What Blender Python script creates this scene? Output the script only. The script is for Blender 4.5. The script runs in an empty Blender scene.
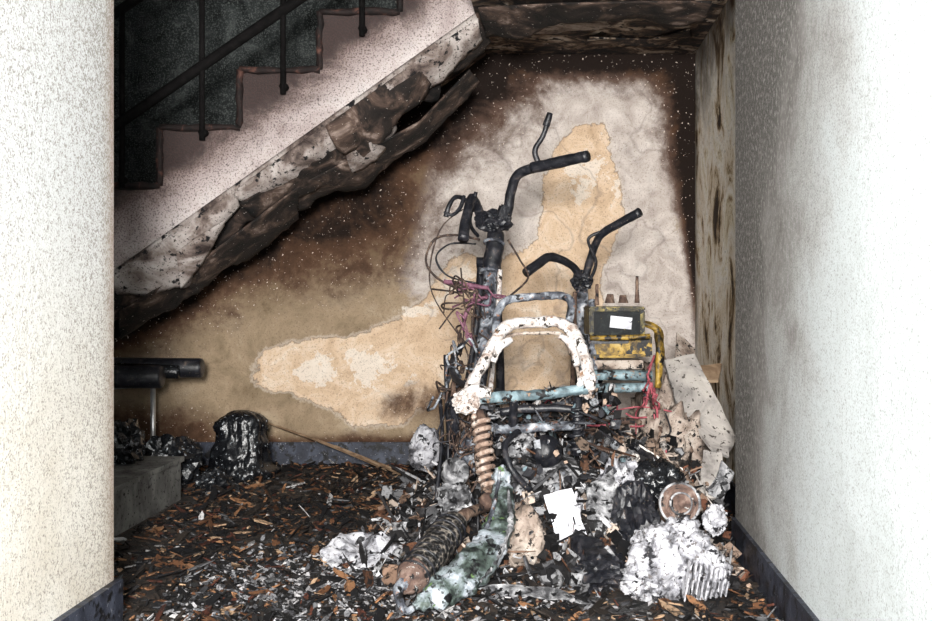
import bpy, bmesh, math, random
import numpy as np
from mathutils import Vector, Matrix, Euler, noise
random.seed(7); rng=np.random.RandomState(5)
scn=bpy.context.scene
COL=scn.collection
H=0.8; F=1100.0
# ---- projection helper: image pixel (u,v) + chosen distance y from the camera -> world metres
def S(u,v,y): return Vector(((u-550)*y/F, y, H+(290-v)*y/F))

# ================= MATERIALS =================
def newmat(name):
    m=bpy.data.materials.new(name); m.use_nodes=True
    nt=m.node_tree; b=nt.nodes['Principled BSDF']; return m,nt,b
def nnoise(nt,scale,detail=8,rough=.6,vec=None,dist=0):
    n=nt.nodes.new('ShaderNodeTexNoise'); n.inputs['Scale'].default_value=scale
    n.inputs['Detail'].default_value=detail; n.inputs['Roughness'].default_value=rough
    n.inputs['Distortion'].default_value=dist
    if vec is not None: nt.links.new(vec,n.inputs['Vector'])
    return n.outputs['Fac']
def nramp(nt,fac,stops,interp='LINEAR'):
    r=nt.nodes.new('ShaderNodeValToRGB'); cr=r.color_ramp; cr.interpolation=interp
    while len(cr.elements)<len(stops): cr.elements.new(.5)
    for e,(p,c) in zip(cr.elements,stops):
        e.position=p; e.color=(c[0],c[1],c[2],1)
    nt.links.new(fac,r.inputs['Fac']); return r.outputs['Color']
def nmath(nt,op,a,b=None,c=None,clamp=False):
    n=nt.nodes.new('ShaderNodeMath'); n.operation=op; n.use_clamp=clamp
    for i,x in enumerate((a,b,c)):
        if x is None: continue
        if isinstance(x,(int,float)): n.inputs[i].default_value=x
        else: nt.links.new(x,n.inputs[i])
    return n.outputs[0]
def nmix(nt,fac,a,b,mode='MIX'):
    n=nt.nodes.new('ShaderNodeMix'); n.data_type='RGBA'; n.blend_type=mode
    for s,x in ((n.inputs[0],fac),(n.inputs[6],a),(n.inputs[7],b)):
        if isinstance(x,(int,float)): s.default_value=x
        elif isinstance(x,tuple): s.default_value=(x[0],x[1],x[2],1)
        else: nt.links.new(x,s)
    return n.outputs[2]
def nstep(nt,x,lo,hi):
    n=nt.nodes.new('ShaderNodeMapRange'); n.interpolation_type='SMOOTHSTEP'
    nt.links.new(x,n.inputs[0]); n.inputs[1].default_value=lo; n.inputs[2].default_value=hi
    return n.outputs[0]
def nbump(nt,b,h,strength=.3,dist=.01):
    n=nt.nodes.new('ShaderNodeBump'); n.inputs['Strength'].default_value=strength; n.inputs['Distance'].default_value=dist
    nt.links.new(h,n.inputs['Height']); nt.links.new(n.outputs[0],b.inputs['Normal'])
def ncoord(nt): return nt.nodes.new('ShaderNodeTexCoord').outputs['Object']
def nattr(nt,name):
    a=nt.nodes.new('ShaderNodeAttribute'); a.attribute_name=name; return a
def M(name,stops,scale=14,detail=8,rough=.75,metal=0,bump=.4,bscale=90,speck=None,dist=.6,spec=.3):
    m,nt,b=newmat(name); co=ncoord(nt)
    c=nramp(nt,nnoise(nt,scale,detail,.62,co,dist),stops)
    if speck:
        for (sc,ss,lo,hi) in speck:
            c=nmix(nt,nstep(nt,nnoise(nt,ss,3,.6,co),lo,hi),c,sc)
    nt.links.new(c,b.inputs['Base Color'])
    b.inputs['Roughness'].default_value=rough; b.inputs['Metallic'].default_value=metal
    b.inputs['Specular IOR Level'].default_value=spec
    nbump(nt,b,nnoise(nt,bscale,5,.6,co),bump,.004)
    return m
K=(.006,.006,.007)
m_char=M('charred_metal',[(.3,(.003,.003,.004)),(.5,(.009,.010,.014)),(.62,(.028,.027,.032)),(.75,(.13,.10,.08))],30,speck=[((.3,.24,.2),160,.67,.72)],rough=.42,spec=.45)
m_iron=M('railing_iron_black',[(.3,(.002,.002,.002)),(.7,(.008,.007,.007))],30,rough=.85,spec=.08,bump=.2)
m_charw=M('charred_greyblue',[(.34,(.010,.011,.014)),(.47,(.06,.065,.08)),(.58,(.24,.26,.29)),(.70,(.52,.52,.53))],22,speck=[((.20,.09,.05),60,.60,.67),(K,40,.56,.62)],rough=.6)
m_ash=M('ash_white_paint',[(.30,(.05,.04,.035)),(.38,(.24,.18,.15)),(.45,(.44,.39,.365)),(.6,(.60,.58,.57))],22,speck=[((.02,.015,.012),40,.59,.64),((.22,.13,.08),28,.62,.68),((.10,.09,.085),120,.58,.66)],rough=.8,bump=.7)
m_blue=M('pale_blue_burnt',[(.33,(.015,.02,.02)),(.45,(.08,.115,.13)),(.58,(.20,.28,.31)),(.72,(.48,.51,.52))],18,speck=[(K,32,.54,.60),((.22,.13,.08),50,.60,.66)],rough=.6)
m_spring=M('rusty_spring',[(.3,(.06,.035,.025)),(.5,(.26,.18,.14)),(.68,(.52,.45,.40))],30,speck=[(K,50,.58,.64)],rough=.8)
m_rust=M('rust',[(.3,(.018,.012,.011)),(.5,(.075,.045,.034)),(.7,(.24,.17,.125))],25,rough=.85,speck=[(K,40,.56,.62)])
m_drum=M('burnt_drum',[(.3,(.03,.02,.018)),(.5,(.12,.075,.06)),(.7,(.26,.20,.17))],30,rough=.8,speck=[(K,40,.55,.61),((.3,.29,.28),80,.62,.68)])
m_alu=M('burnt_aluminium',[(.34,(.01,.01,.011)),(.45,(.07,.07,.075)),(.56,(.26,.26,.27)),(.7,(.56,.56,.57))],22,speck=[(K,45,.55,.60)],rough=.6,bump=.8)
m_white=M('melted_white',[(.36,(.035,.035,.04)),(.44,(.20,.20,.22)),(.53,(.42,.42,.45)),(.7,(.60,.60,.63))],20,speck=[((.015,.015,.018),30,.58,.63),((.10,.09,.09),90,.59,.65)],rough=.85,bump=.8)
m_beige=M('burnt_beige_plaster',[(.34,(.04,.03,.025)),(.44,(.22,.17,.14)),(.58,(.40,.345,.30)),(.72,(.54,.50,.46))],10,speck=[(K,40,.58,.64),((.12,.09,.07),100,.58,.64)],rough=.9)
m_slab=M('plaster_slab',[(.32,(.10,.09,.085)),(.45,(.28,.26,.245)),(.62,(.42,.39,.36))],9,speck=[((.05,.04,.035),60,.59,.65)],rough=.9)
m_sheet=M('plastic_sheet_greygreen',[(.34,(.012,.016,.014)),(.43,(.06,.08,.07)),(.50,(.16,.19,.20)),(.57,(.30,.33,.37)),(.65,(.46,.48,.51)),(.72,(.10,.14,.09))],12,speck=[(K,22,.57,.62),((.03,.035,.035),70,.56,.63),((.10,.17,.06),15,.63,.68)],rough=.5,bump=.8)
m_yellow=M('yellow_burnt',[(.36,(.010,.008,.005)),(.46,(.10,.06,.012)),(.56,(.32,.20,.03)),(.7,(.40,.29,.10))],20,speck=[(K,26,.52,.58)],rough=.5)
m_lid=M('battery_lid_scorched',[(.36,(.012,.010,.006)),(.5,(.06,.05,.02)),(.6,(.22,.17,.05)),(.7,(.35,.30,.14))],26,speck=[(K,36,.53,.59)],rough=.5)
m_batt=M('battery_black',[(.3,(.002,.002,.003)),(.55,(.006,.008,.009)),(.66,(.02,.025,.024)),(.75,(.2,.16,.05))],22,rough=.6,spec=.2,speck=[((.30,.23,.06),50,.66,.71)])
m_label=M('paper_label',[(.3,(.32,.32,.36)),(.5,(.55,.55,.59))],30,rough=.8,bump=.1,speck=[((.1,.1,.11),40,.62,.67)])
m_bag=M('black_plastic_bag',[(.3,(.003,.003,.004)),(.6,(.010,.011,.013)),(.75,(.04,.045,.05))],20,rough=.26,bump=1,bscale=34,spec=.5,speck=[((.26,.28,.30),60,.635,.68)])
m_red=M('red_wire',[(.3,(.14,.02,.03)),(.6,(.36,.09,.11))],40,rough=.6)
m_mag=M('magenta_wire',[(.3,(.06,.015,.035)),(.6,(.22,.10,.14))],40,rough=.6)
m_wire=M('burnt_wire',[(.3,K),(.55,(.05,.032,.026)),(.7,(.2,.14,.1))],50,rough=.7)
m_wood=M('scorched_wood',[(.3,(.04,.025,.015)),(.5,(.2,.13,.08)),(.7,(.36,.27,.18))],12,rough=.8)
m_chrome=M('grimy_steel',[(.3,(.2,.2,.2)),(.6,(.5,.5,.5))],20,rough=.35,metal=.7,bump=.1)
m_base=M('baseboard_tile',[(.3,(.012,.014,.02)),(.5,(.026,.030,.045)),(.7,(.07,.08,.11))],10,rough=.5,speck=[(K,30,.52,.60),((.2,.2,.22),90,.64,.7)])
m_plinth=M('plinth_grey',[(.3,(.05,.05,.047)),(.5,(.12,.12,.115)),(.7,(.22,.22,.21))],9,rough=.8,speck=[(K,70,.58,.66)])

def debris_material(name):
    m,nt,b=newmat(name); co=ncoord(nt)
    a=nattr(nt,'Col').outputs['Color']
    c=nmix(nt,nstep(nt,nnoise(nt,45,6,.7,co),.47,.61),a,(.008,.007,.007))
    nt.links.new(c,b.inputs['Base Color']); b.inputs['Roughness'].default_value=.85
    b.inputs['Specular IOR Level'].default_value=.2
    nbump(nt,b,nnoise(nt,120,4,.6,co),.5,.003)
    return m
m_debris=debris_material('debris_mixed')

# walls
def mat_backwall():
    m,nt,b=newmat('wall_back_burnt'); co=ncoord(nt)
    n1=nnoise(nt,5,10,.68,co,.5); n2=nnoise(nt,30,8,.7,co); n3=nnoise(nt,160,3,.6,co); n4=nnoise(nt,8,9,.66,co,1.2)
    base=nramp(nt,n1,[(.3,(.16,.115,.07)),(.5,(.30,.225,.15)),(.7,(.43,.35,.25))])
    pale=nramp(nt,n4,[(.30,(.33,.28,.25)),(.5,(.48,.425,.39)),(.70,(.62,.57,.53))])
    tan=nramp(nt,n4,[(.3,(.45,.32,.21)),(.5,(.58,.43,.30)),(.62,(.64,.51,.39)),(.72,(.74,.66,.57))])
    def msk(name,w=.22):
        a=nattr(nt,name).outputs['Fac']
        d=nmath(nt,'MULTIPLY',nmath(nt,'SUBTRACT',n1,.5),w*2)
        d2=nmath(nt,'MULTIPLY',nmath(nt,'SUBTRACT',n2,.5),w*.8)
        return nmath(nt,'ADD',nmath(nt,'ADD',a,d),d2)
    pm=nstep(nt,msk('pale',.4),.40,.60)
    c=nmix(nt,pm,base,pale)
    tv=msk('tan',.36)
    tm=nstep(nt,tv,.49,.515)
    edge=nmath(nt,'MULTIPLY',nstep(nt,tv,.40,.48),nmath(nt,'SUBTRACT',1.0,tm))
    c=nmix(nt,nmath(nt,'MULTIPLY',edge,.5),c,(.56,.49,.42))
    rim=nmath(nt,'MULTIPLY',nstep(nt,tv,.48,.50),nmath(nt,'SUBTRACT',1.0,nstep(nt,tv,.51,.53)))
    c=nmix(nt,tm,c,tan)
    c=nmix(nt,nmath(nt,'MULTIPLY',rim,.45),c,(.20,.14,.10))
    wp=nstep(nt,msk('white',.8),.50,.55)
    c=nmix(nt,nmath(nt,'MULTIPLY',wp,.7),c,(.70,.64,.57))
    st=nstep(nt,msk('grey_mark',.4),.42,.95)
    c=nmix(nt,nmath(nt,'MULTIPLY',st,.5),c,(.17,.15,.14))
    wv=nt.nodes.new('ShaderNodeTexNoise'); wv.inputs['Scale'].default_value=2.6; wv.inputs['Detail'].default_value=3; nt.links.new(co,wv.inputs['Vector'])
    ln=nmath(nt,'ABSOLUTE',nmath(nt,'SUBTRACT',wv.outputs['Fac'],.52))
    lm=nmath(nt,'MULTIPLY',nmath(nt,'SUBTRACT',1.0,nstep(nt,ln,.0,.014)),nmath(nt,'MULTIPLY',pm,.35))
    c=nmix(nt,lm,c,(.16,.13,.12))
    c=nmix(nt,nmath(nt,'MULTIPLY',nstep(nt,n3,.53,.68),.42),c,(.08,.055,.04))
    so=msk('soot',.48)
    s1=nstep(nt,so,.15,.60); s2=nstep(nt,so,.50,.86)
    c=nmix(nt,nmath(nt,'MULTIPLY',s1,.93),c,(.060,.027,.015))
    c=nmix(nt,nmath(nt,'MULTIPLY',s2,.96),c,(.009,.006,.005))
    up=nattr(nt,'upper').outputs['Fac']
    cu=nramp(nt,n4,[(.35,(.006,.007,.007)),(.55,(.022,.025,.025)),(.7,(.06,.066,.064))])
    cu=nmix(nt,nmath(nt,'MULTIPLY',nstep(nt,n3,.5,.64),.6),cu,(.10,.11,.105))
    c=nmix(nt,up,c,cu)
    sp=nnoise(nt,110,2,.5,co)
    spm=nmath(nt,'MULTIPLY',nstep(nt,sp,.695,.73),nstep(nt,so,.1,.4))
    c=nmix(nt,spm,c,(.60,.50,.44))
    nt.links.new(c,b.inputs['Base Color']); b.inputs['Roughness'].default_value=.9
    b.inputs['Specular IOR Level'].default_value=.12
    h=nmath(nt,'ADD',nmath(nt,'MULTIPLY',n3,.3),nmath(nt,'ADD',nmath(nt,'MULTIPLY',tm,-1.0),n4))
    nbump(nt,b,h,.6,.008)
    return m
def mat_plasterwall(name,side):
    m,nt,b=newmat(name); co=ncoord(nt)
    sep=nt.nodes.new('ShaderNodeSeparateXYZ'); nt.links.new(co,sep.inputs[0])
    X,Y,Z=sep.outputs
    n1=nnoise(nt,4,8,.65,co,.4); n2=nnoise(nt,60,6,.75,co); n3=nnoise(nt,220,3,.6,co)
    if side=='left':
        low=nramp(nt,n1,[(.3,(.60,.55,.47)),(.6,(.72,.69,.63))])
        c=nmix(nt,nstep(nt,Z,.3,1.1),low,(.60,.61,.61))
        soot=nmath(nt,'ADD',nstep(nt,Z,.7,1.7),nmath(nt,'MULTIPLY',nstep(nt,Y,2.30,2.66),1.3))
        v=nmath(nt,'ADD',nmath(nt,'MULTIPLY_ADD',n3,.6,nmath(nt,'MULTIPLY',n2,.4)),nmath(nt,'MULTIPLY',soot,.035))
        c=nmix(nt,nmath(nt,'MULTIPLY',nstep(nt,v,.50,.62),.75),c,(.20,.17,.14))
        c=nmix(nt,nmath(nt,'MULTIPLY',nstep(nt,nmath(nt,'ADD',Y,nmath(nt,'MULTIPLY',n1,.10)),2.60,2.72),.8),c,(.28,.20,.15))
    elif side=='right':
        c=nramp(nt,n1,[(.3,(.55,.59,.60)),(.6,(.67,.72,.74))])
        yy=nmath(nt,'ADD',Y,nmath(nt,'MULTIPLY',nmath(nt,'SUBTRACT',n1,.5),1.5))
        zz=nstep(nt,Z,.1,1.8)
        yy=nmath(nt,'ADD',yy,nmath(nt,'MULTIPLY',zz,.6))
        k=nstep(nt,yy,2.25,3.15)
        c=nmix(nt,nmath(nt,'MULTIPLY',k,.66),c,(.22,.17,.14))
        k2=nmath(nt,'MULTIPLY',nstep(nt,yy,2.8,3.45),nstep(nt,n2,.36,.54))
        c=nmix(nt,nmath(nt,'MULTIPLY',k2,.9),c,(.035,.026,.022))
        v=nmath(nt,'ADD',nmath(nt,'MULTIPLY_ADD',n3,.6,nmath(nt,'MULTIPLY',n2,.4)),nmath(nt,'MULTIPLY',k,.06))
        c=nmix(nt,nmath(nt,'MULTIPLY',nstep(nt,v,.50,.62),.65),c,(.20,.20,.19))
    else:
        sx=nt.nodes.new('ShaderNodeMapping'); sx.inputs['Scale'].default_value=(1,1,.8); nt.links.new(co,sx.inputs[0])
        nb=nnoise(nt,3.4,10,.68,sx.outputs[0],.9)
        c=nramp(nt,nb,[(.36,(.03,.02,.015)),(.40,(.22,.15,.08)),(.44,(.58,.50,.38)),(.53,(.74,.72,.68)),(.60,(.62,.56,.42)),(.645,(.28,.2,.12)),(.70,(.035,.025,.018))])
        s=nstep(nt,nmath(nt,'ADD',Z,nmath(nt,'MULTIPLY',n1,1.0)),1.95,2.45)
        c=nmix(nt,nmath(nt,'MULTIPLY',s,.9),c,(.025,.014,.010))
        ed=nstep(nt,nmath(nt,'ADD',Y,nmath(nt,'MULTIPLY',n1,.5)),5.12,5.36)
        c=nmix(nt,nmath(nt,'MULTIPLY',ed,.8),c,(.05,.03,.02))
        c=nmix(nt,nmath(nt,'MULTIPLY',nstep(nt,n2,.55,.65),.75),c,(.05,.035,.03))
    nt.links.new(c,b.inputs['Base Color']); b.inputs['Roughness'].default_value=.9
    b.inputs['Specular IOR Level'].default_value=.12
    nbump(nt,b,nmath(nt,'ADD',n2,n3),.55,.006)
    return m
def mat_stair():
    m,nt,b=newmat('stair_concrete_sooted'); co=ncoord(nt)
    sep=nt.nodes.new('ShaderNodeSeparateXYZ'); nt.links.new(co,sep.inputs[0]); X,Y,Z=sep.outputs
    n1=nnoise(nt,5,9,.7,co,.5); n2=nnoise(nt,60,5,.7,co); n3=nnoise(nt,150,3,.6,co)
    d=nmath(nt,'SUBTRACT',Z,nmath(nt,'MULTIPLY_ADD',X,.717,2.088))
    dn=nmath(nt,'ADD',d,nmath(nt,'MULTIPLY',nmath(nt,'SUBTRACT',n1,.5),.5))
    c=nramp(nt,n1,[(.3,(.28,.225,.215)),(.5,(.46,.40,.385)),(.68,(.62,.58,.57))])
    c=nmix(nt,nmath(nt,'MULTIPLY',nstep(nt,dn,.04,.20),.78),c,(.12,.075,.065))
    c=nmix(nt,nmath(nt,'MULTIPLY',nstep(nt,dn,.14,.27),.93),c,(.018,.011,.010))
    sp=nmath(nt,'ADD',n3,nmath(nt,'MULTIPLY',nstep(nt,d,.0,.3),.07))
    c=nmix(nt,nmath(nt,'MULTIPLY',nstep(nt,sp,.54,.64),.72),c,(.05,.027,.024))
    c=nmix(nt,nmath(nt,'MULTIPLY',nstep(nt,n2,.56,.66),.75),c,(.03,.02,.018))
    nt.links.new(c,b.inputs['Base Color']); b.inputs['Roughness'].default_value=.9
    nbump(nt,b,nmath(nt,'ADD',n1,n3),.5,.008); return m
m_back=mat_backwall()
m_wl=mat_plasterwall('wall_plaster_left','left'); m_wr=mat_plasterwall('wall_plaster_right','right'); m_wrec=mat_plasterwall('wall_plaster_peeled','rec')
m_stair=mat_stair()
m_soffit=M('soffit_charred',[(.36,(.005,.004,.004)),(.46,(.03,.018,.014)),(.53,(.13,.088,.06)),(.6,(.34,.27,.21)),(.7,(.5,.45,.4))],6,9,.9,bump=.8,speck=[(K,25,.52,.60)],dist=1.2)
m_flapd=M('peeled_plaster_dark',[(.36,(.003,.003,.003)),(.5,(.018,.013,.011)),(.6,(.08,.052,.04)),(.7,(.28,.22,.19))],9,8,.9,speck=[((.5,.44,.4),90,.68,.72)],bump=.8)
m_flapl=M('peeled_plaster_light',[(.34,(.03,.02,.018)),(.43,(.15,.115,.10)),(.53,(.34,.30,.28)),(.7,(.54,.50,.47))],7,8,.9,speck=[(K,26,.57,.64),((.06,.045,.04),110,.58,.65)],bump=.6)
m_edge=M('tread_edge_char',[(.35,(.004,.003,.003)),(.55,(.015,.008,.007)),(.68,(.09,.04,.03))],20,rough=.8)
def mat_floor():
    m,nt,b=newmat('floor_charred'); co=ncoord(nt)
    n1=nnoise(nt,3,10,.7,co,.6); n2=nnoise(nt,26,8,.75,co,.5); n3=nnoise(nt,90,5,.7,co)
    c=nramp(nt,n2,[(.38,(.003,.003,.004)),(.5,(.014,.011,.010)),(.58,(.05,.032,.022)),(.68,(.17,.10,.06))])
    a=nmath(nt,'MULTIPLY',nstep(nt,n1,.5,.62),nstep(nt,n3,.44,.6))
    c=nmix(nt,nmath(nt,'MULTIPLY',a,.6),c,(.22,.22,.23))
    nt.links.new(c,b.inputs['Base Color']); b.inputs['Roughness'].default_value=.7
    nbump(nt,b,nmath(nt,'ADD',n2,n3),.9,.02); return m
m_floor=mat_floor()
m_ceil=M('ceiling_plaster_sooted',[(.3,(.05,.045,.04)),(.6,(.2,.19,.18))],3,rough=.9)

# ================= MESH HELPERS =================
def obj(name,verts,faces,mat=None,parent=None,smooth=False):
    me=bpy.data.meshes.new(name); me.from_pydata([tuple(v) for v in verts],[],faces); me.update()
    o=bpy.data.objects.new(name,me); COL.objects.link(o)
    if mat: me.materials.append(mat)
    if smooth:
        me.polygons.foreach_set('use_smooth',[True]*len(me.polygons))
    if parent: o.parent=parent
    return o
def empty(name):
    e=bpy.data.objects.new(name,None); COL.objects.link(e); return e
def catmull(pts,n):
    out=[]; m=len(pts)
    for i in range(m-1):
        p0=pts[max(i-1,0)];p1=pts[i];p2=pts[i+1];p3=pts[min(i+2,m-1)]
        for k in range(n):
            t=k/n
            out.append([.5*((2*b)+(-a+c)*t+(2*a-5*b+4*c-d)*t*t+(-a+3*b-3*c+d)*t**3) for a,b,c,d in zip(p0,p1,p2,p3)])
    out.append(list(pts[-1])); return out
def tube(name,pts,r,mat,parent=None,seg=12,n=6,rough=0.0,flat=1.0,closed=False,smooth=True):
    P=[]
    for i,p in enumerate(pts):
        rr=r[i] if isinstance(r,(list,tuple)) else r
        P.append((p[0],p[1],p[2],rr))
    if n>1: P=catmull(P,n)
    C=[Vector(p[:3]) for p in P]; R=[max(p[3],.0008) for p in P]; L=len(C)
    vs=[];fs=[]
    t=(C[1]-C[0]).normalized(); up=Vector((0,0,1)) if abs(t.z)<.9 else Vector((0,1,0))
    nrm=(up-t*up.dot(t)).normalized()
    for i in range(L):
        a=C[max(i-1,0)]; b=C[min(i+1,L-1)]
        if (b-a).length>1e-7: t=(b-a).normalized()
        nrm=(nrm-t*nrm.dot(t)).normalized(); bn=t.cross(nrm)
        for k in range(seg):
            an=2*math.pi*k/seg
            q=R[i]
            p=C[i]+nrm*math.cos(an)*q*flat+bn*math.sin(an)*q
            if rough:
                p+= (p-C[i]).normalized()*(noise.noise(p*45)*rough+noise.noise(p*110)*rough*.5)
            vs.append(p)
    for i in range(L-1):
        for k in range(seg):
            k2=(k+1)%seg
            fs.append((i*seg+k,i*seg+k2,(i+1)*seg+k2,(i+1)*seg+k))
    fs.append(tuple(range(seg))[::-1]); fs.append(tuple((L-1)*seg+k for k in range(seg)))
    return obj(name,vs,fs,mat,parent,smooth)
def coil(name,p0,p1,R,r,turns,mat,parent=None):
    p0=Vector(p0);p1=Vector(p1);ax=(p1-p0); t=ax.normalized(); u=t.orthogonal().normalized(); w=t.cross(u)
    N=int(turns*14); pts=[p0+ax*(i/N)+ (u*math.cos(2*math.pi*turns*i/N)+w*math.sin(2*math.pi*turns*i/N))*R for i in range(N+1)]
    return tube(name,pts,r,mat,parent,8,1)
def ring(name,c,ax,R,r,mat,parent=None,seg=36):
    ax=Vector(ax).normalized();u=ax.orthogonal().normalized();w=ax.cross(u);c=Vector(c)
    vs=[];fs=[];m=10
    for i in range(seg):
        a=2*math.pi*i/seg;d=u*math.cos(a)+w*math.sin(a)
        for k in range(m):
            b=2*math.pi*k/m; vs.append(c+d*(R+r*math.cos(b))+ax*r*math.sin(b))
    for i in range(seg):
        for k in range(m):
            fs.append((i*m+k,((i+1)%seg)*m+k,((i+1)%seg)*m+(k+1)%m,i*m+(k+1)%m))
    return obj(name,vs,fs,mat,parent,True)
def lathe(name,c,ax,prof,mat,parent=None,seg=40,amp=0,freq=20,zmin=None):
    ax=Vector(ax).normalized();u=ax.orthogonal().normalized();w=ax.cross(u);c=Vector(c)
    vs=[];fs=[]
    for (r,h) in prof:
        for k in range(seg):
            a=2*math.pi*k/seg; p=c+ax*h+(u*math.cos(a)+w*math.sin(a))*r
            if amp: p+= (u*math.cos(a)+w*math.sin(a))*amp*(noise.noise(p*freq)+.9*(.3-abs(noise.noise(p*freq*2.3)))+.7*(.3-abs(noise.noise(p*freq*4))))
            if zmin is not None: p.z=max(p.z,zmin)
            vs.append(p)
    for i in range(len(prof)-1):
        for k in range(seg):
            fs.append((i*seg+k,i*seg+(k+1)%seg,(i+1)*seg+(k+1)%seg,(i+1)*seg+k))
    fs.append(tuple(range(seg))[::-1]); fs.append(tuple((len(prof)-1)*seg+k for k in range(seg)))
    return obj(name,vs,fs,mat,parent,True)
def box(name,c,size,mat,parent=None,rot=(0,0,0),bev=.004,jit=0,sub=0):
    bm=bmesh.new(); bmesh.ops.create_cube(bm,size=1)
    for v in bm.verts: v.co=Vector((v.co.x*size[0],v.co.y*size[1],v.co.z*size[2]))
    if sub: bmesh.ops.subdivide_edges(bm,edges=bm.edges[:],cuts=sub,use_grid_fill=True)
    elif bev: bmesh.ops.bevel(bm,geom=bm.edges[:],offset=bev,segments=2,affect='EDGES')
    R=Euler(rot).to_matrix(); c=Vector(c)
    for v in bm.verts:
        v.co=R@v.co+c
        if jit: v.co+=noise.noise_vector(v.co*12)*jit+noise.noise_vector(v.co*35)*jit*.4
    me=bpy.data.meshes.new(name); bm.to_mesh(me); bm.free()
    o=bpy.data.objects.new(name,me); COL.objects.link(o); me.materials.append(mat)
    if parent:o.parent=parent
    return o
def lump(name,c,size,mat,parent=None,amp=.35,freq=2.2,seed=0,zmin=.0,crease=.2,sub=4,rot=(0,0,0)):
    bm=bmesh.new(); bmesh.ops.create_icosphere(bm,subdivisions=sub,radius=1)
    R=Euler(rot).to_matrix(); c=Vector(c); off=Vector((seed*3.1,seed*1.7,seed*5.3))
    for v in bm.verts:
        p=v.co.copy()
        q=p+.35*noise.noise_vector(p*1.7+off)
        k=1+amp*noise.noise(p*freq+off)+crease*(.35-abs(noise.noise(q*2.6+off)))*1.3+crease*.6*(.3-abs(noise.noise(q*6+off)))+crease*.3*(.3-abs(noise.noise(q*13+off)))
        p=p*k; p=Vector((p.x*size[0]/2,p.y*size[1]/2,p.z*size[2]/2)); p=R@p+c
        if zmin is not None: p.z=max(p.z,zmin)
        v.co=p
    me=bpy.data.meshes.new(name); bm.to_mesh(me); bm.free()
    me.polygons.foreach_set('use_smooth',[sub>4]*len(me.polygons))
    o=bpy.data.objects.new(name,me); COL.objects.link(o); me.materials.append(mat)
    if parent:o.parent=parent
    return o
def sheet(name,pts,mat,parent=None,th=.006,amp=.01,freq=9,cuts=3,seed=0,ragged=.012):
    bm=bmesh.new(); vs=[bm.verts.new(Vector(p)) for p in pts]; f=bm.faces.new(vs)
    bm.normal_update(); nrm=f.normal.copy()
    bmesh.ops.triangulate(bm,faces=[f])
    for _ in range(cuts): bmesh.ops.subdivide_edges(bm,edges=bm.edges[:],cuts=1,use_grid_fill=True)
    off=Vector((seed,seed*2.2,0))
    for v in bm.verts:
        bd=v.is_boundary
        q=v.co.copy()
        v.co=q+nrm*(amp*noise.noise(q*freq+off)*2+amp*.6*noise.noise(q*freq*3+off))
        if bd: v.co+=noise.noise_vector(q*35+off)*ragged
        v.co.z=max(v.co.z,.004+th)
    bmesh.ops.recalc_face_normals(bm,faces=bm.faces[:])
    bmesh.ops.solidify(bm,geom=bm.faces[:],thickness=th)
    me=bpy.data.meshes.new(name); bm.to_mesh(me); bm.free()
    o=bpy.data.objects.new(name,me); COL.objects.link(o); me.materials.append(mat)
    if parent:o.parent=parent
    return o
def strip(name,top,bot,mat,parent,seed=0,amp=.012,curl=.02,rag=(.28,.10),th=.005,nu=60,nv=12):
    """curling sheet spanning two rails (lists of points)"""
    def samp(l,n):
        seg=[(Vector(l[i+1])-Vector(l[i])).length for i in range(len(l)-1)]; tot=sum(seg); out=[]
        for k in range(n):
            d=tot*k/(n-1); i=0
            while i<len(seg)-1 and d>seg[i]: d-=seg[i]; i+=1
            out.append(Vector(l[i]).lerp(Vector(l[i+1]),min(1,d/seg[i])))
        return out
    A_=samp(top,nu);B_=samp(bot,nu); off=Vector((seed*7.3,seed*2.1,seed))
    vs=[];fs=[]
    for i in range(nu):
        ragk=1+rag[0]*noise.noise(A_[i]*7+off)*1.3+rag[1]*noise.noise(A_[i]*30+off)
        for j in range(nv):
            t_=j/(nv-1); p=A_[i].lerp(A_[i]+(B_[i]-A_[i])*ragk,t_)
            p=p+Vector((0,-1,-.3))*curl*math.sin(t_*math.pi*.85)*(1+1.2*noise.noise(p*5+off))
            p+=noise.noise_vector(p*7+off)*amp*t_+noise.noise_vector(p*28+off)*amp*.18*t_
            vs.append(p)
    for i in range(nu-1):
        for j in range(nv-1): fs.append((i*nv+j,i*nv+j+1,(i+1)*nv+j+1,(i+1)*nv+j))
    o=obj(name,vs,fs,mat,parent,True)
    md=o.modifiers.new('thick','SOLIDIFY'); md.thickness=th
    return o
def bx(name,x0,x1,y0,y1,z0,z1,mat,parent=None):
    return box(name,((x0+x1)/2,(y0+y1)/2,(z0+z1)/2),(x1-x0,y1-y0,z1-z0),mat,parent,bev=0)

# ================= ROOM =================
YB=5.04; XR=.568; XR2=.665; XL=-1.047; ZC=3.2
bx('floor',-3.3,.9,-1.8,YB+.15,-.1,0,m_floor)
bx('ceiling',-3.3,.9,-1.8,YB+.15,ZC,ZC+.1,m_ceil)
bx('wall_left',XL-.15,XL,-1.8,2.64,0,ZC,m_wl)
bx('wall_right',XR,XR+.33,-1.8,3.37,0,ZC,m_wr)
bx('wall_right_recess',XR2,XR2+.235,3.37,YB,0,ZC,m_wrec)
bx('wall_front',-3.3,XL-.15,2.45,2.6,0,ZC,m_ceil)
bx('wall_far_left',-3.45,-3.3,2.45,YB+.15,0,ZC,m_ceil)
bx('baseboard_left',XL,XL+.018,-1.8,2.64,0,.104,m_base)
bx('trim_1',XL-.15,XL+.018,2.64,2.652,0,.104,m_base)
bx('baseboard_right',XR-.012,XR,-1.8,3.37,0,.104,m_base)
bx('baseboard_back',-3.3,XR2,YB-.012,YB,0,.104,m_base)
bx('baseboard_recess',XR2-.012,XR2,3.37,YB-.012,0,.104,m_base)
def W(u,v): return ((u-550)/218.25, H+(290-v)/218.25)
NX,NZ=420,330
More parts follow.
